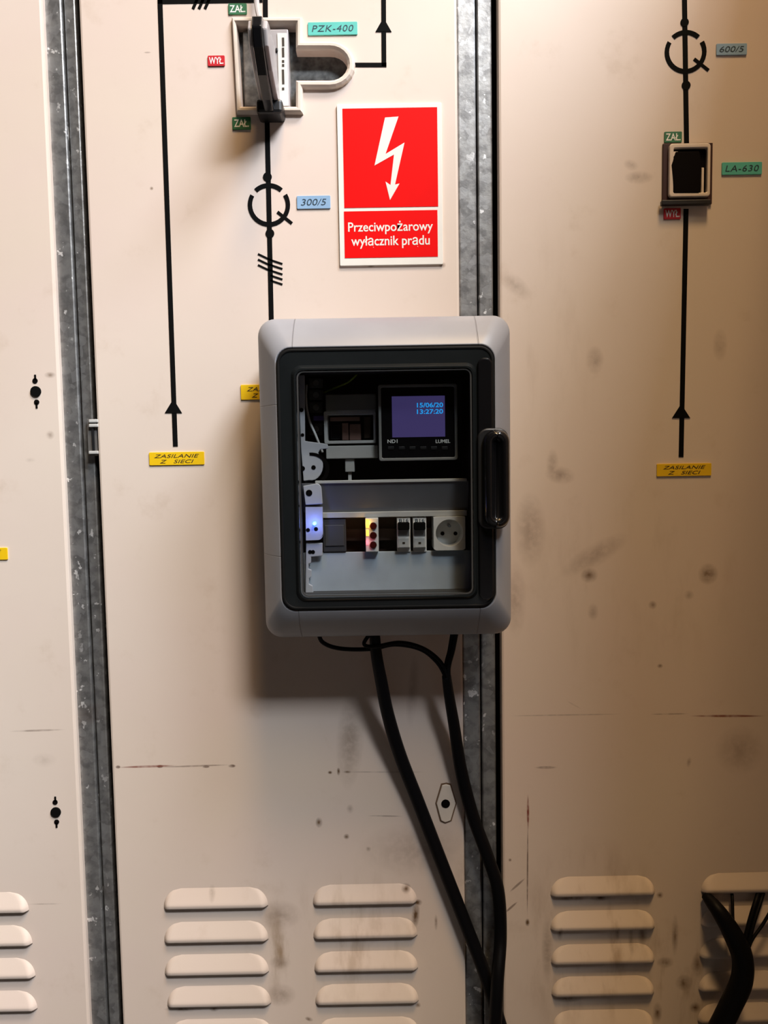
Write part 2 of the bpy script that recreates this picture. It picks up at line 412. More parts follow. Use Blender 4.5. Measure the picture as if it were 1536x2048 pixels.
def panel_bm(x0, x1, holes=()):
    """a folded steel sheet: front skin with holes, edges turned back"""
    bm = NB(); t = .016; e = .0035
    outer = rrect(x0 + e, ZB + e, x1 - e, ZT - e, .003, 3)
    vo = [bm.verts.new((x, 0, z)) for x, z in outer]; edges = [bm.edges.new((vo[i], vo[(i+1) % len(vo)])) for i in range(len(vo))]
    hv = []
    for h in holes:
        v = [bm.verts.new((x, 0, z)) for x, z in h]; hv.append(v)
        edges += [bm.edges.new((v[i], v[(i+1) % len(v)])) for i in range(len(v))]
    bmesh.ops.triangle_fill(bm, edges=edges, use_beauty=True)
    prev = vo
    for pts, y in ((rrect(x0 + e*.3, ZB + e*.3, x1 - e*.3, ZT - e*.3, .003, 3), .001), (rrect(x0, ZB, x1, ZT, .003, 3), .0035), (rrect(x0, ZB, x1, ZT, .003, 3), t)):
        nv = [bm.verts.new((x, y, z)) for x, z in pts]
        for i in range(len(nv)): bm.faces.new((prev[i], prev[(i+1) % len(nv)], nv[(i+1) % len(nv)], nv[i]))
        prev = nv
    bm.faces.new(prev)
    for v in hv:
        nv = [bm.verts.new((q.co.x, .0155, q.co.z)) for q in v]
        for i in range(len(v)): bm.faces.new((v[i], nv[i], nv[(i+1) % len(v)], v[(i+1) % len(v)]))
    return bm

def arc_pts(cu, cv, ru, rv, a0, a1, n=12):
    return [(cu + ru * math.cos(math.radians(a0 + (a1 - a0) * i / n)), cv - rv * math.sin(math.radians(a0 + (a1 - a0) * i / n))) for i in range(n + 1)]
hole_px = [(474, 52), (592, 52), (592, 102)] + arc_pts(660, 133, 35, 31, 90, -90) + [(592, 164), (592, 216), (484, 216)]
hole = [W(u, v) for u, v in hole_px]

pl = thing('switchgear_panel', (XL1 - .30, .008, ZB), 'pale painted switchgear panel at the left edge, carrying two keyhole locks', 'panel')
obj('sheet', panel_bm(XL1 - .60, XL1), PAINT, pl)
pm = thing('switchgear_panel', ((XM0 + XM1) / 2, .008, ZB), 'middle cream switchgear panel between the two galvanised posts, with two louver columns', 'panel')
obj('sheet', panel_bm(XM0, XM1, [hole]), PAINT, pm)
pr = thing('switchgear_panel', (XP0 + .21, .008, ZB), 'right cream switchgear panel with grimy louvers and black cables at the corner', 'panel')
obj('sheet', panel_bm(XP0, XP0 + .420), PAINT, pr)

# galvanised posts between the panels
def post(x0, xs, x1, label, xw):
    t = thing('frame_post', ((x0 + x1) / 2, .02, 0), label, 'post', 'galvanised posts between the panels')
    for a, b, y, bv in ((x0, xs - .0012, .010, .0022), (xs + .0010, x1, .0125, .002)):
        obj('flange', bx(a, y, 0.0, b, y + .045, 2.55), GALV, t, bevel=bv)
    return t
lp = post(XR0 - .001, XRs, XR1 - .002, 'speckled galvanised steel post between left and middle panels, with a hinge', 0)
cp = post(XC0 + .001, XCs, XC1 - .001, 'speckled galvanised steel post running up behind the grey enclosure', 0)
# hinge on the middle panel
hb = obj('hinge', pbox(175, 838, 194, 912, .004, .0122), METALG, pm, bevel=.0006)
for v in (842, 851, 905):
    obj('knuckle', pbox(177, v - 3.2, 196, v + 3.2, -.001, .006), OFFW, hb, bevel=.001)
obj('pin', pbox(184, 856, 188, 902, .001, .005), MATTB, hb)

# ------------------------------------------------------------------ louvers
def louver(u0, u1, vb, vt, parent, tilt=0.0, D=.0088):
    (xl, zl) = W(u0, vb); (xr, zr) = W(u1, vb + tilt)
    hgt = S(vb - vt); bm = NB(); NU, NV = 30, 10; grid = []
    wd = xr - xl; r = hgt * .95; cx = (xl + xr) / 2
    for j in range(NV + 1):
        v = j / NV; row = []
        hw = wd / 2 - r * (1 - math.sqrt(max(0, 1 - v * v)))
        for i in range(NU + 1):
            q = -math.cos(PI * i / NU)                      # denser at the ends
            x = cx + q * hw
            ed = (1 - abs(q)) * hw / .0075
            f = min(1, ed); f = math.sin(f * PI / 2)
            g = (1 - v) * min(1, .72 + v * 2.2) if v < .13 else (1 - v)
            z = zl + (zr - zl) * ((x - xl) / wd) + v * hgt
            row.append(bm.verts.new((x, -.0003 - D * f * g, z)))
        grid.append(row)
    for j in range(NV):
        for i in range(NU): bm.faces.new((grid[j][i], grid[j][i+1], grid[j+1][i+1], grid[j+1][i]))
    # rolled lip, then an underside faced in black for the shade of its opening
    lip = [bm.verts.new((v.co.x, v.co.y * .97, v.co.z - .0016)) for v in grid[0]]
    back = [bm.verts.new((v.co.x, 0.0, v.co.z + .002)) for v in lip]
    for i in range(NU):
        bm.faces.new((grid[0][i+1], grid[0][i], lip[i], lip[i+1]))
        f = bm.faces.new((lip[i+1], lip[i], back[i], back[i+1])); f.material_index = 1
    return obj('louver', bm, [PAINT, DARK], parent, smooth=True)
for vb, a in ((1820, 58), (1886, 65), (1951, 71), (2016, 75)):
    louver(a - 205, a, vb + 3, vb - 36, pl, -4)
for k, (vb, du) in enumerate(((1813, 0), (1880, 1), (1945, 2), (2008, 7), (2074, 12))):
    louver(328 + du, 536 + du * .9, vb, vb - 39, pm, -4)
for k, (vb, du) in enumerate(((1805, 0), (1872, 1), (1938, 3), (2003, 5), (2070, 9))):
    louver(626 + du, 834 + du * .6, vb, vb - 38, pm, -4)
for k, (vb, du) in enumerate(((1788, 0), (1856, 0), (1923, 1), (1987, 2), (2054, 4))):
    louver(1101 + du, 1309 - du * .6, vb, vb - 37, pr, -4)
for k, (vb, du) in enumerate(((1781, 2), (1847, 2), (1911, -1), (1977, -3), (2040, -5))):
    louver(1400 + du, 1566 + du, vb, vb - 37, pr, -4)

# ------------------------------------------------------------------ locks
def keyhole_lock(u, v):
    x, z = W(u, v)
    o = obj('lock', cyl(x, z, S(10.5), -.0022, .002, 24), BLACKTAPE, pl, bevel=.0006)
    for s in (1, -1):
        bm = cyl(x - s * .0004, z + s * S(21), S(5.2), -.0008, .002, 14); add_box(bm, x - S(1.8), -.0008, z + s * S(22), x + S(1.8), .002, z + s * S(33))
        obj('keyhole', bm, DARK, o)
    return o
keyhole_lock(72, 783); keyhole_lock(112, 1624)
es = obj('escutcheon', prism([W(u, v) for u, v in ((892, 1568), (900, 1570), (911, 1606), (901, 1640), (890, 1644), (882, 1640), (873, 1606), (884, 1570))], -.0022, .001), CREAM, pm, bevel=.001)
x, z = W(891, 1606); obj('keyhole', cyl(x, z, S(9), -.0028, .002, 20), DARK, es)
bm = ringframe([W(u, v) for u, v in ((893, 1565), (902, 1567), (913.5, 1606), (903, 1642), (890, 1647), (880, 1642), (870.5, 1606), (882, 1567))],
               [W(u, v) for u, v in ((892, 1568), (900, 1570), (911, 1606), (901, 1640), (890, 1644), (882, 1640), (873, 1606), (884, 1570))], -.0006, .001)
obj('gasket', bm, mat('brown_gasket', (.16, .09, .05), .7), es)

# ------------------------------------------------------------------ mimic diagrams (tape on the panels)
def line(parent, pts, wpx=9.5):
    bm = NB()
    for a, b in zip(pts[:-1], pts[1:]): stroke(bm, a, b, wpx)
    return obj('mimic_line', bm, BLACKTAPE, parent)
def arrow(parent, u, v0, v1, hw):
    return obj('arrow_head', prism([W(u, v0), W(u + hw, v1), W(u - hw, v1)], -.0009, 0), BLACKTAPE, parent)
def dot(parent, u, v, r=8.5):
    x, z = W(u, v); return obj('terminal_dot', cyl(x, z, S(r), -.0009, 0, 20), BLACKTAPE, parent)
def coil(parent, u, v, r=37, wpx=8.5):
    x, z = W(u, v); R = S(r); h = S(wpx) / 2; bm = NB()
    for a0, a1 in ((48, 132), (150, 390)):
        n = 24; o = [(x + (R + h) * math.cos(math.radians(a0 + (a1 - a0) * i / n)), z + (R + h) * math.sin(math.radians(a0 + (a1 - a0) * i / n))) for i in range(n + 1)]
        q = [(x + (R - h) * math.cos(math.radians(a0 + (a1 - a0) * i / n)), z + (R - h) * math.sin(math.radians(a0 + (a1 - a0) * i / n))) for i in range(n + 1)]
        F = [bm.verts.new((a, -.0007, b)) for a, b in o]; G = [bm.verts.new((a, -.0007, b)) for a, b in q]
        F2 = [bm.verts.new((a, 0, b)) for a, b in o]; G2 = [bm.verts.new((a, 0, b)) for a, b in q]
        for i in range(n):
            bm.faces.new((F[i], F[i+1], G[i+1], G[i])); bm.faces.new((F[i], F2[i], F2[i+1], F[i+1])); bm.faces.new((G[i], G[i+1], G2[i+1], G2[i]))
    stroke(bm, (u + 17, v + 14), (u + 46, v + 37), 6)
    return obj('transformer_symbol', bm, BLACKTAPE, parent)
def ticks(parent, segs, wpx=4.5):
    bm = NB()
    for a, b in segs: stroke(bm, a, b, wpx)
    return obj('phase_ticks', bm, BLACKTAPE, parent)
line(pm, [(525, 0), (316, 3)]); line(pm, [(320, 0), (351, 893)]); arrow(pm, 347, 798, 826, 17)
ticks(pm, [((386, 18), (396, -4)), ((398, 18), (408, -4)), ((410, 18), (420, -4))], 5.5)
line(pm, [(530, -60), (531, 40)]); line(pm, [(534, 228), (543, 650)])
dot(pm, 535, 354); dot(pm, 540, 467); coil(pm, 538, 410)
ticks(pm, [((516, 508), (541, 520)), ((516, 519), (541, 531)), ((516, 530), (541, 542)), ((541, 520), (565, 528)), ((541, 530), (565, 538)), ((541, 541), (565, 549)), ((541, 551), (565, 559)), ((541, 561), (565, 569))], 3.6)
line(pm, [(708, 130), (773, 130)], 8); line(pm, [(768, 133), (767, -60)], 9); arrow(pm, 767, 36, 64, 16)
line(pr, [(1368, -60), (1373, 292)]); line(pr, [(1372, 418), (1362, 914)]); arrow(pr, 1362, 808, 836, 18)
dot(pr, 1369, 45, 8); dot(pr, 1372, 171, 8.5); coil(pr, 1371, 104, 36)

# ------------------------------------------------------------------ small engraved labels
def label(name, u0, v0, u1, v1, m, lines, ink, desc, cat='label', group=None, italic=0.0, fill=.78, bold=0.0, sp=1.0, hfill=.62):
    x0, z0, x1, z1 = WR(u0, v0, u1, v1)
    t = thing(name, ((x0 + x1) / 2, 0, z0), desc, cat, group)
    obj('plate', prism(rrect(x0, z0, x1, z1, .0012, 3), -.0016, 0), m, t, bevel=.0003)
    n = len(lines); H = z1 - z0
    for i, s in enumerate(lines):
        f = fill if not isinstance(fill, (tuple, list)) else fill[i]
        cz = z1 - H * (.5 + i) / n if n == 1 else z1 - H * (.30 + .42 * i)
        text('lettering', s, ink, t, (x0 + x1) / 2, cz, -.00185, w=(x1 - x0) * f, h=H * (hfill if n == 1 else .27), shear=italic, bold=bold, space=sp)
    return t
Y = 'yellow supply labels'
label('supply_label', 299, 904, 409, 930, YEL, ['ZASILANIE', 'Z   SIECI'], INK, 'yellow supply label under the arrow on the middle panel', group=Y, italic=.3, fill=(.82, .62))
label('supply_label', 1313, 927, 1422, 952, YEL, ['ZASILANIE', 'Z   SIECI'], INK, 'yellow supply label below the arrow on the right panel', group=Y, italic=.3, fill=(.78, .6))
label('supply_label', 482, 769, 590, 799, YEL, ['ZASILANIE', 'Z   SIECI'], INK, 'yellow supply label half hidden behind the left side of the grey enclosure', group=Y, italic=.3, fill=(.78, .6))
label('supply_label', -92, 1096, 16, 1120, YEL, ['ZASILANIE', 'Z   SIECI'], INK, 'yellow label cut off by the left edge of the photo on the left panel', group=Y, italic=.3, fill=(.78, .6))
label('type_label', 616, 45, 715, 71, TEAL, ['PZK-400'], INKB, 'teal label reading PZK-400 right of the big switch', group='teal type labels', italic=.2, fill=.84, hfill=.5, sp=1.1)
label('type_label', 1443, 325, 1523, 350, TEAL, ['LA-630'], INKB, 'teal label reading LA-630 right of the small switch', group='teal type labels', italic=.2, fill=.84, hfill=.5, sp=1.1)
label('ratio_label', 594, 392, 661, 418, BLUEL, ['300/5'], INKB, 'blue label reading 300/5 beside the red warning sign', group='blue ratio labels', italic=.2, fill=.76, hfill=.5)
label('ratio_label', 1432, 88, 1493, 111, BLUEL, ['600/5'], INKB, 'blue label reading 600/5 on the right panel', group='blue ratio labels', italic=.2, fill=.8, hfill=.5)
G = 'green on labels'
label('position_label', 457, 8, 494, 30, GREENL, ['ZAŁ.'], INKW, 'small green label above the big switch', group=G, bold=.015, fill=.84, hfill=.66)
label('position_label', 465, 235, 502, 260, GREENL, ['ZAŁ.'], INKW, 'small green label below the big switch', group=G, bold=.015, fill=.8, hfill=.62)
label('position_label', 1328, 264, 1363, 286, GREENL, ['ZAŁ.'], INKW, 'small green label above the small square switch', group=G, bold=.015, fill=.84, hfill=.66)
label('position_label', 416, 112, 450, 133, REDL, ['WYŁ.'], INKW, 'small red label left of the big switch', group='red off labels', bold=.015, fill=.84, hfill=.66)
label('position_label', 1327, 417, 1361, 439, REDL, ['WYŁ.'], INKW, 'small red label below the small square switch', group='red off labels', bold=.015, fill=.84, hfill=.66)

# ------------------------------------------------------------------ warning sign
sx0, sz0, sx1, sz1 = WR(677, 209, 884, 531)
sg = thing('warning_sign', ((sx0 + sx1) / 2, 0, sz0), 'red and white fire switch sign with a lightning bolt, above the grey enclosure', 'sign')
obj('plate', prism(rrect(sx0, sz0, sx1, sz1, .0012, 3), -.0030, 0), SIGNW, sg, bevel=.0004)
a0, b0, a1, b1 = WR(687, 218, 875, 416)
obj('picture_field', bx(a0, -.0034, b0, a1, -.0030, b1), RED, sg)
bolt = [(770, 235), (796, 233), (770, 306), (808, 285), (789, 368), (798, 367), (781, 399), (771, 364), (784, 370), (789, 309), (749, 331)]
bolt = [(770, 235), (797, 233), (771, 308), (809, 285), (790, 369), (799, 367), (780, 400), (771, 363), (781, 370), (788, 309), (749, 331)]
obj('lightning_bolt', pprism(bolt, -.0037, -.0034), SIGNW, sg)
a0, b0, a1, b1 = WR(689, 423, 875, 516)
obj('text_field', bx(a0, -.0034, b0, a1, -.0030, b1), RED, sg)
for s, v, wv, hv in (('Przeciwpożarowy', 455, 165, 25), ('wyłącznik prądu', 484, 153, 24)):
    cx, cz = W(781, v, -.0035); text('lettering', s, SIGNW, sg, cx, cz, -.0036, w=S(wv), h=S(hv), bold=.012)

# ------------------------------------------------------------------ big rotary switch in the cut-out
x, z = W(530, 133)
sw = thing('switch_disconnector', (x, .01, W(530, 222)[1]), 'black and grey lever switch in a cream T-shaped bezel at the top', 'switch')
out_px = [(464, 38), (606, 38), (606, 86)] + arc_pts(660, 133, 51, 47, 90, -90) + [(607, 180), (607, 230), (474, 230)]
def mix_px(t): return [W(a[0] + (b[0] - a[0]) * t, a[1] + (b[1] - a[1]) * t) for a, b in zip(out_px, hole_px)]
bz = loft([(mix_px(0), .0), (mix_px(.10), -.0050), (mix_px(.35), -.0075), (mix_px(.65), -.0075), (mix_px(.95), -.0045), (mix_px(1.0), .0)])
obj('bezel', bz, CREAM, sw)
obj('back_plate', pprism([(470, 45), (725, 45), (725, 222), (470, 222)], .0158, .030), mat('recess_plate', (.13, .135, .135), .4, metal=.5, nscale=120, noise=.5), sw)
# switch body either side of the lever
obj('base', pbox(487, 60, 520, 214, .004, .0155), mat('worn_grey_base', (.12, .105, .09), .5, nscale=120, noise=.5), sw, bevel=.002)
fp = obj('face_plate', pbox(540, 58, 578, 214, -.004, .0155), GREYH, sw, bevel=.0015)
obj('rating_strip', pbox(556, 66, 575, 212, -.0052, -.004), WHITE, fp, bevel=.0004)
bm = NB()
for v0, v1 in ((75, 92), (95, 114), (120, 125), (128, 133), (139, 168), (175, 180)): pbox(564, v0, 568.5, v1, -.0056, -.0051, bm)
obj('lettering', bm, INK, fp)
for v in (99, 176): obj('screw', pbox(551, v - 4, 556, v + 4, -.0060, -.004), MATTB, fp, bevel=.001)
def side_profile(x0, x1, prof):
    bm = NB(); n = len(prof)
    a = [bm.verts.new((x0, y, z)) for y, z in prof]; b = [bm.verts.new((x1, y, z)) for y, z in prof]
    bm.faces.new(a); bm.faces.new(b[::-1])
    for i in range(n): bm.faces.new((a[i], b[i], b[(i+1) % n], a[(i+1) % n]))
    return bm
def lever(x_top, x_bot, hw, y_off, zt, zb, ys):
    """upright grip: outline in the depth-height plane, leaning slightly sideways"""
    bm = NB(); secs = []
    for t, yf, yb in ys:
        zz = zt + (zb - zt) * t; xx = x_top + (x_bot - x_top) * t
        secs.append([bm.verts.new((xx - hw, yf + y_off, zz)), bm.verts.new((xx + hw, yf + y_off, zz)), bm.verts.new((xx + hw, yb, zz)), bm.verts.new((xx - hw, yb, zz))])
    for a, b in zip(secs[:-1], secs[1:]):
        for i in range(4): bm.faces.new((a[i], a[(i+1) % 4], b[(i+1) % 4], b[i]))
    bm.faces.new(secs[0]); bm.faces.new(secs[-1][::-1]); return bm
YH = [(0, -.085, -.030), (.06, -.104, -.030), (.25, -.112, -.026), (.5, -.105, -.018), (.75, -.080, -.006), (.93, -.048, .002), (1, -.030, .002)]
zt = W(514, 36, -.09)[1]; zb = W(538, 222, -.03)[1]
xt = W(514, 60, -.105)[0]; xb = W(536, 210, -.04)[0]
hd = obj('handle', lever(xt, xb, S(9.0), 0, zt, zb, YH), GLOSSB, sw, bevel=.002)
for s in (-1, 1):
    o = obj('handle_cheek', lever(xt + s * S(12.5), xb + s * S(13), S(4.3), .006, zt - .003, zb + .012, YH), GREYH, hd, bevel=.002)
    o['label'] = 'grey side of the black handle'
obj('hub', bx(xb - .017, -.030, zb - .002, xb + .017, .0155, zb + .016), MATTB, sw, bevel=.004)
obj('operating_rod', tube([(W(520, -70)[0], -.020, W(520, -70)[1]), (W(518, 20)[0], -.020, W(518, 20)[1]), (xt, -.060, zt + .002)], .0035, 10), GREYH, sw)

# ------------------------------------------------------------------ small switch on the right panel
x0, z0, x1, z1 = WR(1324, 288, 1423, 410)
ss = thing('load_switch', ((x0 + x1) / 2, 0, z0), 'small square switch in a cream frame on the right panel, black inside', 'switch')
obj('base_plate', bx(x0, -.003, z0, x1, 0, z1), REDBLK, ss, bevel=.0006)
f0 = WR(1334, 292, 1415, 398); f1 = WR(1342, 301, 1409, 390)
obj('frame', ringframe(rrect(*f0, .004, 4), rrect(*f1, .002, 4), -.0095, -.0028), CREAM, ss, bevel=.0012)
obj('recess', bx(f1[0] - .001, -.0035, f1[1] - .001, f1[2] + .001, -.0028, f1[3] + .001), DARK, ss)
obj('lever', pprism([(1352, 303), (1399, 302), (1404, 330), (1399, 386), (1348, 386), (1343, 330)], -.010, -.0035), DARK, ss, bevel=.001)
obj('indicator_tab', pbox(1403, 335, 1408, 388, -.0080, -.0035), CREAM, ss, bevel=.0006)
obj('corner_tab', pprism([(1343, 303), (1356, 303), (1343, 318)], -.0085, -.0035), CREAM, ss)
bm = pbox(1324, 399, 1422, 409, -.0105, -.003); obj('sill', bm, MATTB, ss, bevel=.001)

# ------------------------------------------------------------------ the enclosure
YF = -.140
ex0, ez0, ex1, ez1 = WR(522.5, 633, 1022, 1273, YF + .040)
dx0, dz0, dx1, dz1 = WR(558, 694, 990, 1217, YF)
wx0, wz0, wx1, wz1 = WR(597, 738, 946, 1192, YF - .004)
EN = thing('distribution_box', ((ex0 + ex1) / 2, 0, ez0), 'grey wall enclosure with a smoked window door and black handle, in the centre', 'electrical box')
FRM = frame_plastic((W(584, 660, YF + .006)[0], W(955, 660, YF + .006)[0]), (W(535, 810, YF)[1], W(540, 1114, YF)[1]))
R0 = .021
def rr(x0, z0, x1, z1, r): return rrect(x0, z0, x1, z1, r, 8)
def mixr(a, b, t, r): return rr(*[p + (q - p) * t for p, q in zip(a, b)], r)
E = (ex0, ez0, ex1, ez1); D = (dx0, dz0, dx1, dz1)
rings = [(rr(ex0 + .010, ez0 + .010, ex1 - .010, ez1 - .010, R0), -.001), (rr(ex0 + .002, ez0 + .002, ex1 - .002, ez1 - .002, R0), -.060)]
obj('back_box', loft(rings, cap0=True), FRM, EN, smooth=False)
rings = [(rr(ex0 + .002, ez0 + .002, ex1 - .002, ez1 - .002, R0), -.060), (rr(*E, R0), -.064), (rr(*E, R0), YF + .046), (mixr(E, D, .03, R0), YF + .040), (mixr(E, D, .10, R0), YF + .034), (mixr(E, D, .25, .021), YF + .0255),
         (mixr(E, D, .6, .020), YF + .0105), (mixr(E, D, .93, .0185), YF), (mixr(E, D, 1.0, .018), YF + .001), (mixr(E, D, 1.0, .018), YF + .022)]
fr = obj('front_frame', loft(rings), FRM, EN, smooth=True)
fr.modifiers.new('w', 'WEIGHTED_NORMAL')
# inner ledge and cavity
IN = (wx0 - .001, wz0 - .001, wx1 + .001, wz1 + .001)
obj('inner_ledge', ringframe(rr(*D, .018), rr(*IN, .006), YF + .014, YF + .022), mat('ledge_plastic', (.10, .11, .115), .3), EN)
cav = NB()
cb = -.012
a, b, c, d = IN
for f in (((a, YF+.02, b), (a, YF+.02, d), (a, cb, d), (a, cb, b)), ((c, YF+.02, b), (c, cb, b), (c, cb, d), (c, YF+.02, d)),
          ((a, YF+.02, d), (c, YF+.02, d), (c, cb, d), (a, cb, d)), ((a, YF+.02, b), (a, cb, b), (c, cb, b), (c, YF+.02, b)), ((a, cb, b), (a, cb, d), (c, cb, d), (c, cb, b))):
    cav.faces.new([cav.verts.new(p) for p in f])
obj('cavity', cav, INNER, EN)

# door: seal ring, dark rim, clear pane with a raised step, latch bar, handle
DR = obj('door', ringframe(rr(dx0 + .0005, dz0 + .0005, dx1 - .0005, dz1 - .0005, .0175), rr(dx0 + .0042, dz0 + .0042, dx1 - .0042, dz1 - .0042, .014), YF - .0025, YF + .006), SEAL, EN, bevel=.0012)
DR['label'] = 'smoked door in a black seal'
i1 = (dx0 + .0042, dz0 + .0042, dx1 - .0042, dz1 - .0042); i2 = (wx0, wz0, wx1, wz1)
i1b = (wx0 - .006, wz0 - .006, wx1 + .005, wz1 + .006)
obj('rim', loft([(rr(*i1, .014), YF - .0015), (rr(*i1b, .012), YF - .0025), (rr(wx0 - .002, wz0 - .002, wx1 + .002, wz1 + .002, .010), YF - .0065), (rr(*i2, .009), YF - .0065), (rr(*i2, .009), YF + .010)]), RIM, DR, smooth=False)
obj('pane', loft([(rr(*i2, .009), YF - .0045), (rr(*i2, .009), YF - .0025)], cap0=True, cap1=True), PANE, DR)
# pale groove lines just inside the window
obj('window_bead', ringframe(rr(wx0 + .0008, wz0 + .0008, wx1 - .0008, wz1 - .0008, .008), rr(wx0 + .0026, wz0 + .0026, wx1 - .0026, wz1 - .0026, .0065), YF - .0052, YF - .0046), mat('bead_grey', (.06, .06, .06), .2), DR)
bx0, bz0, bx1, bz1 = WR(957, 715, 987, 1200, YF - .006)
obj('latch_bar', prism(rr(bx0, bz0, bx1, bz1, .008), YF - .0062, YF - .0012), GLOSSB, DR, bevel=.002, seg=3)
# handle: long rounded black grip at the right
hx0, hz0, hx1, hz1 = WR(968, 859, 1020, 1056, YF - .016)
obj('handle_base', prism(rr(hx0 - .006, hz0 - .002, hx1, hz1 + .002, .012), YF - .008, YF - .0008), MATTB, DR, bevel=.002)
def inset(q, k): return (q[0] + k, q[1] + k, q[2] - k, q[3] - k)
H = (hx0, hz0, hx1, hz1)
hr = [(rr(*H, .0140), YF - .007), (rr(*H, .0140), YF - .014), (rr(*inset(H, .0015), .0130), YF - .0185), (rr(*inset(H, .0040), .0110), YF - .0215), (rr(*inset(H, .0070), .0085), YF - .0222),
      (rr(*inset(H, .0095), .0060), YF - .0195), (rr(*inset(H, .0115), .0040), YF - .0150)]
obj('handle', loft(hr, cap1=True, cap0=True), GLOSSB, DR, smooth=True)
# cover plates inside
YC = -.096
def slab(name, px_top, px_bot, y_top, y_bot, u0, u1, m, th=.003, bevel=.0006):
    xa, za = W(u0, px_top, y_top); xb_, _ = W(u1, px_top, y_top); _, zb_ = W(u0, px_bot, y_bot)
    _, za = W((u0 + u1) / 2, px_top, y_top); _, zb_ = W((u0 + u1) / 2, px_bot, y_bot)
    bm = NB(); p = [(y_top, za), (y_bot, zb_), (y_bot + th, zb_), (y_top + th, za)]
    A = [bm.verts.new((xa, y, z)) for y, z in p]; B = [bm.verts.new((xb_, y, z)) for y, z in p]
    bm.faces.new(A); bm.faces.new(B[::-1])
    for i in range(4): bm.faces.new((A[i], B[i], B[(i+1) % 4], A[(i+1) % 4]))
    return obj(name, bm, m, EN, bevel=bevel)
slab('cover_plate', 964, 1024, -.104, -.094, 603, 938, COVERD)
slab('cover_lip', 959, 965, -.106, -.106, 630, 934, OFFW, .004)
slab('cover_lip', 1023, 1034, -.100, -.100, 640, 934, OFFW, .006)
slab('cover_plate', 1103, 1190, -.096, -.096, 603, 942, COVER, .003)
obj('mounting_rail', pbox(640, 1058, 940, 1080, -.072, -.060), BROWN, EN)
obj('rail_back_plate', pbox(600, 1034, 943, 1104, -.060, -.056), BROWN, EN)  # brown plate behind the mounting rail
# moulded side bracket
def disc_plate(name, px, yf, th, m, holes=()):
    o = obj(name, pprism(px, yf, yf + th), m, EN, bevel=.0008)
    for (u, v, r) in holes:
        x, z = W(u, v, yf - .0004); obj('screw_hole', cyl(x, z, S(r, yf), yf - .0004, yf + .001, 16), DARK, o)
    return o
BKH = [(596, 750), (609, 750), (610, 882), (655, 888), (657, 897), (640, 899)] + arc_pts(622, 931, 24, 30, 55, -100, 10) + [(607, 962), (602, 900)]
disc_plate('side_bracket', BKH, -.104, .004, BRKT, [(627, 935, 4.5), (605, 937, 5), (603, 820, 4), (605, 870, 3.5)])
up_ = [(622 + 37 * math.cos(math.radians(a)), 938 - 33 * math.sin(math.radians(a))) for a in range(95, -50, -9)]
lo_ = [(622 + 29 * math.cos(math.radians(a)), 938 - 27 * math.sin(math.radians(a))) for a in range(-49, 96, 9)]
obj('slot', pprism(up_ + lo_, -.1046, -.1036), DARK, EN)
BK2 = [(606, 972)] + arc_pts(633, 979, 10, 12, 90, 0, 5) + [(645, 1008), (611, 1010)]
disc_plate('side_bracket', BK2, -.108, .005, BRKT, [(618, 986, 6.5)])
BK3 = [(611, 1014), (645, 1014), (646, 1070)] + arc_pts(636, 1068, 10, 12, 0, -90, 5) + [(612, 1081)]
disc_plate('side_bracket', BK3, -.108, .005, BRKT, [(616, 1060, 4), (632, 1058, 4)])
BK4 = [(612, 1086), (645, 1086), (645, 1112), (622, 1114), (622, 1126), (617, 1128), (617, 1138), (623, 1140), (623, 1154), (618, 1157), (618, 1168), (625, 1172), (627, 1188), (611, 1190)]
disc_plate('side_bracket', BK4, -.104, .004, BRKT, [(620, 1104, 4), (626, 1104, 4)])
ledp = W(629, 1047, -.112)
led = obj('indicator_led', cyl(ledp[0], ledp[1], .0022, -.1145, -.108, 18), BLUELED, EN, bevel=.0008); led['label'] = 'lit blue indicator'
lt = bpy.data.lights.new('led_glow', 'POINT'); lt.color = (.16, .22, 1.0); lt.energy = .022; lt.shadow_soft_size = .003
lo = bpy.data.objects.new('led_glow', lt); link(lo, (ledp[0], -.122, ledp[1]), led)

# ------------------------------------------------------------------ things inside the enclosure
def root(name, u, v, y, label, cat, group=None):
    x, z = W(u, v, y); return thing(name, (x, y, z), label, cat, group)
# panel meter
me_ = root('panel_meter', 836, 921, -.10, 'square black panel meter with a lit violet screen inside the enclosure', 'meter')
o0 = WR(757, 768, 915, 921, -.106); o1 = inset(o0, .0035)
obj('body', bx(o0[0] + .004, -.103, o0[1] + .004, o0[2] - .004, -.030, o0[3] - .004), MATTB, me_)
obj('frame', ringframe(rr(*o0, .003), rr(*o1, .002), -.106, -.098), mat('meter_frame_grey', (.24, .24, .225), .35), me_, bevel=.0008)
obj('bezel', bx(o1[0], -.1040, o1[1], o1[2], -.1028, o1[3]), GLOSSB, me_)
s0 = WR(784, 792, 890, 874, -.1045)
scn = obj('screen', bx(s0[0], -.1045, s0[1], s0[2], -.1039, s0[3]), SCREEN, me_)
for s, v in (('15/06/20', 810), ('13:27:20', 823)):
    x, z = W(860, v, -.1048); text('characters', s, LCDTXT, scn, x, z, -.10480, w=S(52, -.105), h=S(9.5, -.105), bold=.02)
for s, u, wv in (('ND1', 785, 20), ('LUMEL', 886, 29)):
    x, z = W(u, 882.5, -.1048); text('lettering', s, INKW, me_, x, z, -.10430, w=S(wv, -.105), h=S(7, -.105), bold=.02)
for i in range(6):
    u = 782 + i * 21.5; obj('button', pbox(u - 6, 893, u + 6, 899, -.1048, -.1038), MATTB, me_, bevel=.0004)

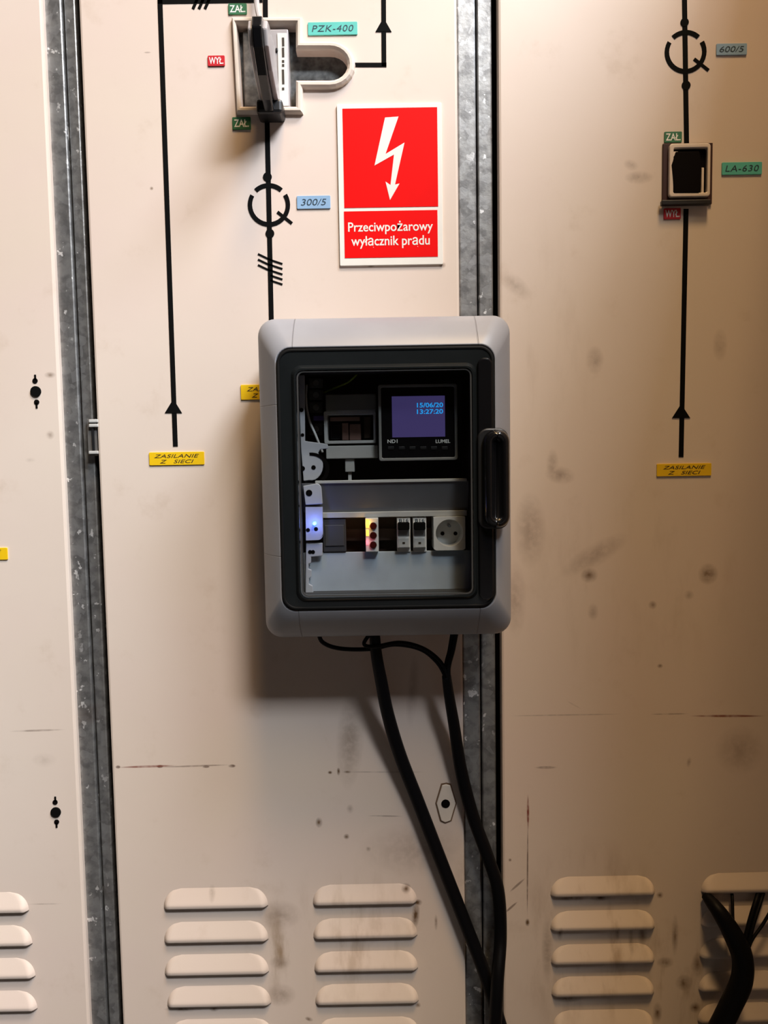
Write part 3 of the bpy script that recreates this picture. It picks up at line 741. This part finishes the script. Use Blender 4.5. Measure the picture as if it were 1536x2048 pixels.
# modular relay above the rail
rl = root('relay_module', 700, 887, -.09, 'grey modular relay with a clear front, left of the panel meter', 'relay')
obj('cap', pbox(651, 788, 752, 822, -.092, -.03), mat('cap_olive_reflection', (.20, .195, .17), .45), rl, bevel=.0012)  # grey cap, coloured dark olive for the reflection over it
obj('body', pbox(652, 823, 752, 886, -.060, -.03), MATTB, rl)
f0 = WR(648, 822, 752, 887, -.090); f1 = WR(655, 829, 747, 881, -.090)
obj('front_frame', ringframe(rr(*f0, .002), rr(*f1, .0015), -.090, -.060), OFFW, rl, bevel=.0006)
for u0, v0, u1, v1, m in ((684, 846, 697, 880, COMPREFL), (699, 848, 722, 880, COMPREFL), (660, 834, 720, 842, COMPREFL), (728, 834, 742, 876, BROWN), (662, 850, 680, 878, GLOSSB)):
    obj('component', pbox(u0, v0, u1, v1, -.074, -.060), m, rl, bevel=.0006)
dk = obj('cable_duct', pbox(652, 891, 756, 917, -.088, -.05), OFFW, None, bevel=.001)
tag(dk, 'pale horizontal cable duct under the grey modular relay', 'duct')
pgt = root('plug_connector', 699, 960, -.08, 'small pale plug hanging under the cable duct in the enclosure', 'connector')
obj('body', pbox(690, 918, 709, 944, -.084, -.066), OFFW, pgt, bevel=.001)
obj('tip', pbox(696, 944, 703, 962, -.080, -.070), WHITE, pgt, bevel=.0006)
# terminal stack
TERM = mat('terminal_grey', (.075, .07, .065), .5)
tn = ['topmost dark terminal block in the stack at the left of the enclosure', 'second dark terminal block from the top of the stack', 'third dark terminal block from the top of the stack, above the violet marker', 'lowest dark terminal block of the stack, below the violet marker']
for i, (v0, v1) in enumerate(((756, 776), (780, 800), (804, 826), (846, 870))):
    t = root('terminal_block', 632, v1, -.07, tn[i], 'terminal', 'terminal blocks stacked at the left')
    obj('body', pbox(618, v0, 646, v1, -.074, -.04), TERM, t, bevel=.0012)
    x, z = W(632, (v0 + v1) / 2, -.075); obj('screw', cyl(x, z, S(6, -.074), -.0752, -.073, 14), METALG, t)
mk = obj('terminal_marker', pbox(626, 831, 650, 841, -.078, -.055), PURPLE, None, bevel=.0006); tag(mk, 'violet marker strip between the terminal blocks', 'marker')
wr = obj('white_wire', tube(ppath([(613, 770, -.070), (612, 800, -.078), (618, 838, -.085), (632, 872, -.09), (645, 905, -.085)]), .0016, 8), WIREW, None, smooth=True)
tag(wr, 'white wire slanting past the terminal blocks', 'wire')
wg = obj('earth_wire', tube(ppath([(640, 788, -.06), (670, 776, -.075), (695, 765, -.08), (712, 750, -.078), (722, 730, -.05)]), .0013, 8), WIREG, None, smooth=True)
tag(wg, 'green and yellow wire curving above the modular relay', 'wire')
# row of modules
bk = root('blanking_plate', 668, 1104, -.09, 'dark grey blanking plate at the left end of the module row', 'blanking plate')
obj('plate', pbox(646, 1038, 692, 1104, -.098, -.090), mat('blank_grey', (.050, .050, .052), .5), bk, bevel=.001)
obj('ridge', pbox(650, 1050, 688, 1092, -.0992, -.098), mat('blank_ridge_grey', (.065, .065, .066), .5), bk, bevel=.0006)
sl = root('signal_lamp', 743, 1104, -.09, 'narrow white signal lamp module with three lenses and an amber glow', 'signal lamp')
obj('body', pbox(731, 1036, 757, 1104, -.106, -.058), WHITE, sl, bevel=.001)
for v in (1052, 1071, 1090):
    x, z = W(746.5, v, -.108); obj('lens', cyl(x, z, S(7.2, -.106), -.1085, -.105, 22), LENS, sl, bevel=.0008)
for v0, v1, m, lb in ((1039, 1056, AMBER, 'glowing amber window'), (1060, 1072, AMBER, 'glowing amber window'), (1080, 1090, PINKLED, 'glowing red window')):
    o = obj('light_window', pbox(732, v0, 737.5, v1, -.1066, -.1056), m, sl); o['label'] = lb
for (v, colr, e) in ((1047, (1, .5, .05), .012), (1085, (1, .15, .2), .004)):
    lt = bpy.data.lights.new('lamp_glow', 'POINT'); lt.color = colr; lt.energy = e * .6; lt.shadow_soft_size = .002
    x, z = W(733, v, -.111); lo = bpy.data.objects.new('lamp_glow', lt); link(lo, (x, -.111, z), sl)
for i, u in enumerate((794, 826)):
    t = root('circuit_breaker', u + 13, 1104, -.09, ('white miniature circuit breaker beside the brown slot, toggle down' if i == 0 else 'white miniature circuit breaker nearer the socket, toggle down').replace(', toggle down', ''), 'circuit breaker', 'miniature circuit breakers in the row')
    obj('body', pbox(u, 1035, u + 27, 1104, -.098, -.056), WHITE, t, bevel=.0008)
    obj('nose', pbox(u + .5, 1045, u + 26.5, 1096, -.1045, -.097), WHITE, t, bevel=.0008)
    obj('toggle_slot', pbox(u + 2.5, 1047, u + 24.5, 1072, -.1050, -.1040), METALG, t)
    obj('toggle', pbox(u + 1.8, 1045, u + 25.2, 1060, -.1120, -.104), BLACKTAPE, t, bevel=.0012)
    x, z = W(u + 13.5, 1041, -.0985); text('lettering', 'C16' if 0 else 'B16', INKB, t, x, z, -.0983, w=S(19, -.098), h=S(6.5, -.098), bold=.01)
    pl_ = obj('rating_window', pbox(u + 3, 1076, u + 24, 1095, -.1054, -.1044), OFFW, t, bevel=.0005)
    obj('test_mark', pbox(u + 11, 1084, u + 16, 1088, -.1058, -.1053), INK, pl_)
so = root('power_socket', 899, 1102, -.09, 'white earthed power socket at the right end of the module row', 'socket')
q0 = WR(867, 1033, 931, 1101, -.104)
xc, zc = W(899, 1066, -.104); rad = S(27.5, -.104)
def rect_ring(x0, z0, x1, z1, cx, cz, r, n=40):
    out = []; inn = []
    for i in range(n):
        a = 2 * PI * i / n; ca, sa = math.cos(a), math.sin(a)
        tx = ((x1 - cx) if ca > 0 else (x0 - cx)) / ca if abs(ca) > 1e-6 else 1e9
        tz = ((z1 - cz) if sa > 0 else (z0 - cz)) / sa if abs(sa) > 1e-6 else 1e9
        t = min(tx, tz); out.append((cx + ca * t, cz + sa * t)); inn.append((cx + r * ca, cz + r * sa))
    return out, inn
o_, i_ = rect_ring(*q0, xc, zc, rad, 48)
obj('body', loft([(o_, -.056), (o_, -.1032), ([(xc + (a - xc) * .985, zc + (b - zc) * .985) for a, b in o_], -.104), (i_, -.104), ([(xc + (a - xc) * .95, zc + (b - zc) * .95) for a, b in i_], -.080)], cap0=True, cap1=True), WHITE, so)
for u, v, m, nm, r in ((885, 1067, DARK, 'pin_hole', 4), (911, 1067, DARK, 'pin_hole', 4)):
    x, z = W(u, v, -.0805); obj(nm, cyl(x, z, S(r, -.08), -.0806, -.0795, 14), m, so)
x, z = W(899, 1052, -.097); obj('earth_pin', cyl(x, z, S(3.2, -.097), -.097, -.080, 14), METALG, so, bevel=.0008)
for u0, u1 in ((758, 793), (693, 730)):
    pass

# ------------------------------------------------------------------ cables below the enclosure
def cable(name, strands, label_, group):
    bm = NB()
    for path, r in strands: tube(ppath(path), r, 14, 12, bm)
    o = obj(name, bm, RUBBER, None, smooth=True); tag(o, label_, 'cable', group); return o
C1 = [(749, 1266, -.075), (753, 1310, -.066), (762, 1360, -.052), (776, 1430, -.034), (800, 1510, -.020), (838, 1608, -.013), (882, 1722, -.012), (930, 1845, -.012), (972, 1955, -.014), (1004, 2060, -.016), (1030, 2150, -.016)]
cable('power_cable', [(C1, lambda t: .0070 + .0022 * min(1, t * 3))], 'thick black cable dropping diagonally from the middle of the grey enclosure', 'cables under the enclosure')
C2 = [(893, 1352, -.050), (898, 1390, -.042), (908, 1450, -.030), (922, 1540, -.016), (945, 1630, -.010), (975, 1712, -.010), (996, 1780, -.010), (1001, 1870, -.010), (995, 1960, -.034), (990, 2060, -.038), (988, 2150, -.038)]
cable('power_cable', [(C2, lambda t: .0062 + .0028 * min(1, t * 3))], 'thick black cable along the centre post, gathering thin cables near its top', 'cables under the enclosure')
T = 'thin cables under the enclosure'
cable('control_cable', [([(636, 1264, -.070), (646, 1285, -.066), (680, 1297, -.062), (740, 1298, -.058), (790, 1289, -.055), (840, 1298, -.053), (872, 1322, -.051), (890, 1352, -.050), (897, 1385, -.043)], .0028)], 'lower thin black cable looping from the enclosure corner to the centre post cable', T)
cable('control_cable', [([(742, 1264, -.080), (728, 1288, -.080), (750, 1293, -.079), (800, 1285, -.066), (845, 1296, -.060), (878, 1320, -.056), (895, 1350, -.055), (900, 1385, -.046)], .0025)], 'upper thin black cable looping from beside the middle cable to the centre post cable', T)
cable('control_cable', [([(913, 1264, -.066), (906, 1300, -.062), (897, 1340, -.056), (902, 1395, -.044)], .0030)], 'thin black cable hanging from the enclosure, right one of the short pair', T)
cable('control_cable', [([(905, 1264, -.062), (899, 1300, -.058), (891, 1340, -.052), (897, 1395, -.040)], .0026)], 'thin black cable hanging from the enclosure, left one of the short pair', T)

# cables out of the louver at the lower right
RG = 'cables at the lower right louvers'
cable('power_cable', [([(1410, 1790, -.002), (1420, 1801, -.010), (1438, 1824, -.024), (1462, 1862, -.032), (1484, 1912, -.036), (1483, 1962, -.038), (1462, 2010, -.040), (1436, 2062, -.042), (1400, 2130, -.042)], lambda t: .0060 + .0084 * min(1, max(0, t) * 2.2))], 'fat black cable bundle bending down from the lower right louver', RG)
cable('control_cable', [([(1464, 1787, -.002), (1465, 1806, -.010), (1467, 1850, -.024), (1478, 1892, -.030)], .0022)], 'thin black cable dropping straight from the louver into the fat bundle', RG)
cable('control_cable', [([(1517, 1785, -.002), (1511, 1804, -.012), (1500, 1840, -.022), (1488, 1890, -.032), (1484, 1920, -.036)], .0032)], 'slanting thin black cable joining the fat bundle, inner one', RG)
cable('control_cable', [([(1527, 1785, -.002), (1521, 1804, -.013), (1508, 1845, -.026), (1495, 1895, -.036), (1488, 1930, -.038)], .0026)], 'slanting thin black cable joining the fat bundle, beside the inner one', RG)
cable('control_cable', [([(1562, 1784, -.002), (1548, 1810, -.018), (1526, 1848, -.026), (1503, 1882, -.034), (1489, 1925, -.038)], .0022)], 'outermost thin black cable curving in from the right edge of the photo', RG)

# ------------------------------------------------------------------ lamps, two added as fill, and an added shading cabinet, all out of view
desc = {'middle': 'warm ceiling lamp over the aisle, between the far right and front ones', 'far right': 'largest ceiling lamp, far to the right over the aisle',
        'overhead front': 'yellowish ceiling lamp over the aisle in front of the enclosure', 'overhead_fill': 'small orange ceiling lamp nearest the panels', 'near right': 'bluish ceiling lamp close to the row on the right'}
for nm, lx, ly, sx, sy, pw, colr in LAMPS:
    t = thing('ceiling_light', (lx, ly, CEIL - .06), desc[nm], 'lamp', 'ceiling lamps')
    obj('housing', bx(lx - sx/2 - .02, ly - sy/2 - .02, CEIL - .05, lx + sx/2 + .02, ly + sy/2 + .02, CEIL), LAMPB, t, bevel=.006)
    obj('diffuser', bx(lx - sx/2, ly - sy/2, CEIL - .06, lx + sx/2, ly + sy/2, CEIL - .05), DIFF, t)
    ld = bpy.data.lights.new('lamp_light', 'AREA'); ld.shape = 'RECTANGLE'; ld.size = sx; ld.size_y = sy; ld.energy = pw; ld.color = colr
    link(bpy.data.objects.new('lamp_light', ld), (lx, ly, CEIL - .065), t)
nb = thing('shading_cabinet', (.90, -.56, 0), 'tall deep cabinet standing beside the switchgear row, right of the view', 'cabinet')  # unseen blocker, added to keep lamp light off the right side
obj('carcass', bx(.585, -1.10, .08, 1.25, -.002, 2.37), PAINT, nb, bevel=.004)
obj('plinth', bx(.60, -1.06, 0, 1.24, -.01, .085), MATTB, nb)
